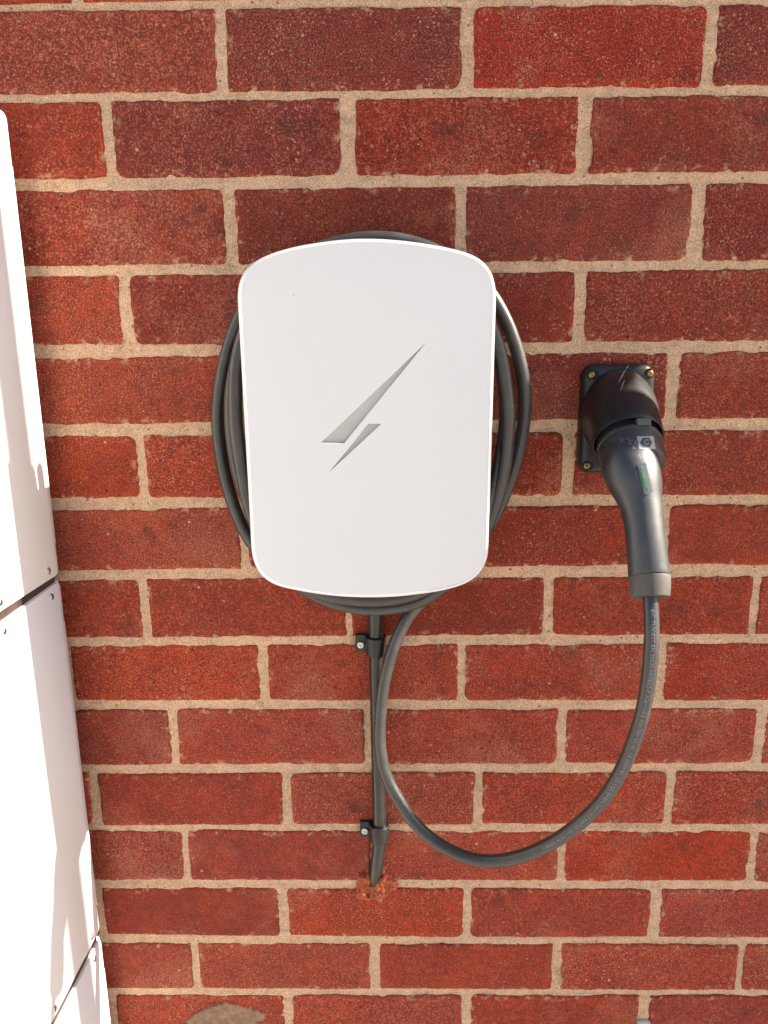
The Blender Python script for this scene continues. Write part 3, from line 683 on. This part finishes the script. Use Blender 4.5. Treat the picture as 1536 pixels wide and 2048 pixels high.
rim_in = [tuple(np.mean(pq, axis=0)+(np.array(p)-np.mean(pq, axis=0))*0.94) for p in pq]
decal_px('plaque_rim', subdiv(flat_curve('pr', [[tuple(p) for p in pq], rim_in], 0.0), 1), M_TAB, grip, 0.0008, BV)
px_text('name_lettering', 'HYPERVOLT', 9.0, 1287.5, 957.5, math.radians(76.5), M_GREEN, grip, 0.0009, bold=0.15)
# print running along the cable
TXT = 'E/C TUV/EST EN 50620 H07BZ5-F 3G6+1x0.5 450/750V KC EV  CE 62893 IEC 123 CQC EV-EVU 3x6+1x0.5 450/750V SB-1 33594 V059811'
rev = path[::-1]; Ls = np.r_[0, np.cumsum(np.linalg.norm(np.diff(rev, axis=0), axis=1))]
PX = np.array([proj(p) for p in rev]); i0 = int(np.argmin(np.abs(PX[:60, 1]-1216))); 
cand = np.where((PX[:, 0] < 1100) & (PX[:, 1] > 1600))[0]; i1 = int(cand[0])
S0, S1 = Ls[i0], Ls[i1]
Tg, _, _ = frames(rev)
def on_cable(x, y, z, wdt):
    s = S0+(x/wdt)*(S1-S0); p = np.array([np.interp(s, Ls, rev[:, j]) for j in range(3)]); t = np.array([np.interp(s, Ls, Tg[:, j]) for j in range(3)]); t /= np.linalg.norm(t)
    vw = CAM-p; vw -= t*(vw@t); vw /= np.linalg.norm(vw); side = np.cross(t, vw)
    if side@RT < 0: side = -side
    a = y/RC_+0.16
    return p+(RC_+0.00018)*(math.cos(a)*vw+math.sin(a)*side)
cu = text_curve(TXT, 0.0042); cu.align_x = 'LEFT'; cu.space_character = 1.0
tm = eval_curve(cu, 'cable_print', None)
xs = [v.co.x for v in tm.vertices]; W_ = max(xs)
for v in tm.vertices: v.co = Vector(on_cable(v.co.x, v.co.y, 0, W_))
tm.update(); obj('cable_print', tm, M_PRINT, cab, 'pale printed lettering along the hanging cable')

# ------------------------------------------------------------------ plug holster
ho = thing('plug_holster', 'black plastic plug holster screwed to the bricks', 'holster', (0.369, 0.0, Z0-0.42))
def rrect(x0, x1, z0, z1, r, n=8, crown=0.0):
    o = []
    for cx_, cz_, a in ((x1-r, z0+r, -90), (x1-r, z1-r, 0), (x0+r, z1-r, 90), (x0+r, z0+r, 180)):
        o += [(cx_+r*math.cos(math.radians(a+t)), cz_+r*math.sin(math.radians(a+t))) for t in np.linspace(0, 90, n)]
    o = np.array(o)
    if crown: 
        k = o[:, 1] > (z0+z1)/2; o[k, 1] += crown*(1-((o[k, 0]-(x0+x1)/2)/((x1-x0)/2))**2)
    return o
PL = rrect(0.3345, 0.4045, Z0-0.421, Z0-0.3175, 0.011, crown=0.0035)
rings = []
for d, y in ((0.0, 0.004), (0.0, -0.0085), (0.001, -0.0115), (0.003, -0.0138), (0.006, -0.0147), (0.010, -0.0150)):
    rings.append([(q[0], y, q[1]) for q in inset2d(PL, d)])
Vv, Ff = loft(rings); me = fix(mesh_from('base_plate', Vv, Ff)); smooth_by_angle(me, 45); bp = obj('base_plate', me, M_ABS, ho)
# hood: from the plate to the round mouth that takes the plug
n = 48; base_c = np.array([0.3695, -0.0130, Z0-0.361]); bx, bz = 0.0342, 0.041
A0 = [base_c+np.array([bx*(1-0.34*max(math.sin(a), 0)**2)*np.sign(math.cos(a))*abs(math.cos(a))**0.75, 0, bz*np.sign(math.sin(a))*abs(math.sin(a))**0.75]) for a in 2*np.pi*np.arange(n)/n]
Mh = Mc+np.array([-0.0012, -0.0014, 0.0016]); A1 = ring(Mh, dirv(UA), 0.0318, 0.0325, n)
U = np.array(dirv(UA)); rings = []
for t in np.linspace(0, 1, 14):
    h00, h10, h01, h11 = 2*t**3-3*t**2+1, t**3-2*t**2+t, -2*t**3+3*t**2, t**3-t**2
    rings.append([h00*np.array(A0[k])+h10*np.array([0, -0.050, 0.006])+h01*np.array(A1[k])+h11*U*0.055 for k in range(n)])
lipo = ring(Mh+U*0.0006, dirv(UA), 0.0315, 0.0322, n); lipi = ring(Mh+U*0.0006, dirv(UA), 0.0304, 0.0311, n); ins = ring(Mh-U*0.028, dirv(UA), 0.0298, 0.0305, n)
rings += [lipo, lipi, ins]
Vv, Ff = loft(rings, True, True); me = fix(mesh_from('hood', Vv, Ff)); smooth_by_angle(me, 45); hood = obj('hood', me, M_ABS, ho)
BH = bvh_of([hood, bp])
tb = at(1276, 853, -0.088)
bm = box_bm((-0.0062, -0.003, -0.0032), (0.0062, 0.003, 0.0032), 0.0006)
bmesh.ops.transform(bm, matrix=Matrix.Translation(Vector(Mc+U*0.0015+np.array([0.0055, -0.0190, 0.0212]))) @ Matrix.Rotation(math.radians(-12), 4, 'X'), verts=bm.verts)
obj('latch_tab', bm_to('latch_tab', bm), M_TAB, ho)
for px, py in ((1183, 750), (1299.5, 747), (1173, 931)):
    p = lay(BH, px, py, 0.0); nrm = np.array([0, -1.0, 0])
    d = flat_curve('recess', [[(p[0]+(0.0060 if px < 1290 else 0.0045)*math.cos(a)+(0.0015 if px < 1290 else -0.0007), p[2]+0.0050*math.sin(a)) for a in np.linspace(0, 6.283, 24, endpoint=False)]], 0.0, 0.0, lambda x, y, z, q=p: (x, q[1]-0.0004, y))
    obj('painted_screw_recess', d, M_HOLLOW_SHADE, ho)  # flat dark disc painting the shade of a sunken screw seat
    s = obj('screw', screw_mesh(0.0032, 0.0016), M_BRASS, ho); s.location = Vector(p+np.array([0, -0.0003, 0])); s.rotation_euler = (0, 0.4, 0)
for px, py, ang in ((1226, 832, -0.25), (1308, 829, 0.4)):
    e = [(px+8*math.cos(a)*math.cos(ang)-3.6*math.sin(a)*math.sin(ang), py+8*math.cos(a)*math.sin(ang)+3.6*math.sin(a)) for a in np.linspace(0, 6.283, 14, endpoint=False)]
    if px > 1300: e = [(px+(x-px)*0.5, y) for x, y in e]
    decal_px('slot', fill_grid(e), M_HOLLOW_SHADE, ho, 0.0003, BH)  # flat dark decal painting the shade of an opening, nothing is cut
def stroke(name, a, b, w0, parent, bv, mat):
    a, b = np.array(a, float), np.array(b, float); t = (b-a)/np.linalg.norm(b-a); nn = np.array([-t[1], t[0]])
    V = []; F = []; K = 10
    for k in range(K+1):
        u = k/K; ww = w0*(0.25+math.sin(math.pi*u)**0.7*0.75); p = a+(b-a)*u+nn*0.6*math.sin(5*u)
        V += [(*(p-nn*ww), 0), (*(p+nn*ww), 0)]
    for k in range(K): F.append((2*k, 2*k+1, 2*k+3, 2*k+2))
    return decal_px(name, mesh_from(name, V, F), mat, parent, 0.00025, bv)
stroke('scratch', (1259, 728), (1236, 766), 0.9, ho, BH, M_SCR)
stroke('scratch', (1250, 760), (1241, 781), 0.7, ho, BH, M_SCR)

# ------------------------------------------------------------------ supply cable, clips, sealant
sup = tube(smooth_path(catmull([at(x, y, Y) for x, y, Y in ((748, 1130, -0.0115), (751, 1215, -0.0115), (752, 1300, -0.0112), (754, 1400, -0.0112), (756, 1500, -0.0112), (758.5, 1600, -0.0112), (759.5, 1660, -0.0112), (757.5, 1700, -0.011), (752, 1740, -0.0065), (746, 1768, 0.006), (742, 1782, 0.02))], 120), 2), 0.0075, 24)
so = obj('supply_cable', fix(mesh_from('supply_cable', *sup, True)), M_PVC)
so['label'] = 'straight thick black supply cable running down from the charger into the wall'; so['category'] = 'cable'
def clip(px, py, label):
    c = at(px, py, -0.0112); t = thing('cable_clip', label, 'cable clip', (float(c[0]), 0.0, float(c[2])), 'clips on the supply cable')
    hh = 0.0098; ri, ro = 0.0077, 0.0102; outer = []; inner = []
    for a in np.linspace(180, -40, 26):
        ar = math.radians(a); outer.append((c[0]+ro*math.cos(ar), c[1]-ro*math.sin(ar))); inner.append((c[0]+ri*math.cos(ar), c[1]-ri*math.sin(ar)))
    fl = [(c[0]-0.0215, -0.0036), (c[0]-0.0215, -0.0064), (c[0]-0.012, -0.0068)]
    poly = fl + outer + inner[::-1] + [(c[0]-0.0085, -0.0036)]
    me = flat_curve('strap', [poly], hh-0.0006, 0.0006, lambda x, y, z: (x, y, c[2]+z)); smooth_by_angle(me, 35)
    obj('strap', me, M_ABS, t)
    s = obj('screw', screw_mesh(0.0041, 0.0022), M_STEEL, t); s.location = (c[0]-0.0163, -0.0072, c[2]-0.0012); s.rotation_euler = (0, random.uniform(0, 1.5), 0)
    return t
clip(752.5, 1290, 'upper black cable clip with a screw, just below the charger')
clip(759, 1664, 'lower black cable clip with a screw, above the orange sealant')
sl = blob('sealant_patch', [(700, 1786), (712, 1768), (710, 1745), (722, 1736), (738, 1741), (752, 1748), (775, 1746), (792, 1752), (798, 1762), (790, 1778), (776, 1790), (766, 1801), (748, 1798), (730, 1803), (722, 1796), (712, 1790)], -0.0022, 0.0060, M_SEAL, None, 12, None, 1.0)
sl['label'] = 'smeared orange sealant where the supply cable enters the wall'; sl['category'] = 'sealant'

# ------------------------------------------------------------------ white fitting at the bottom edge, drain pipe beyond the frame
p = at(1287.5, 2040.5, -0.001); bm = box_bm((p[0]-0.0075, -0.014, p[2]-0.45), (p[0]+0.0075, -0.0005, p[2]), 0.0012)
o = obj('plastic_trunking', bm_to('plastic_trunking', bm, 40), M_WHITE); o['label'] = 'small white plastic fitting on the bricks at the bottom edge'; o['category'] = 'fitting'
dp = thing('drain_pipe', 'slim grey drain pipe on the wall beyond the right edge', 'pipe', (1.05, -0.079, 0.0))
Vv, Ff = tube(np.array([(1.05, -0.0805, z) for z in (0.0, 1.0, 2.0, 3.3)]), 0.0235, 24); obj('pipe', fix(mesh_from('pipe', Vv, Ff, True)), M_PIPE, dp)
for z in (0.5, 1.7, 2.9): obj('bracket', bm_to('bracket', box_bm((1.022, -0.1060, z), (1.078, 0.003, z+0.03), 0.002)), M_PIPE, dp)
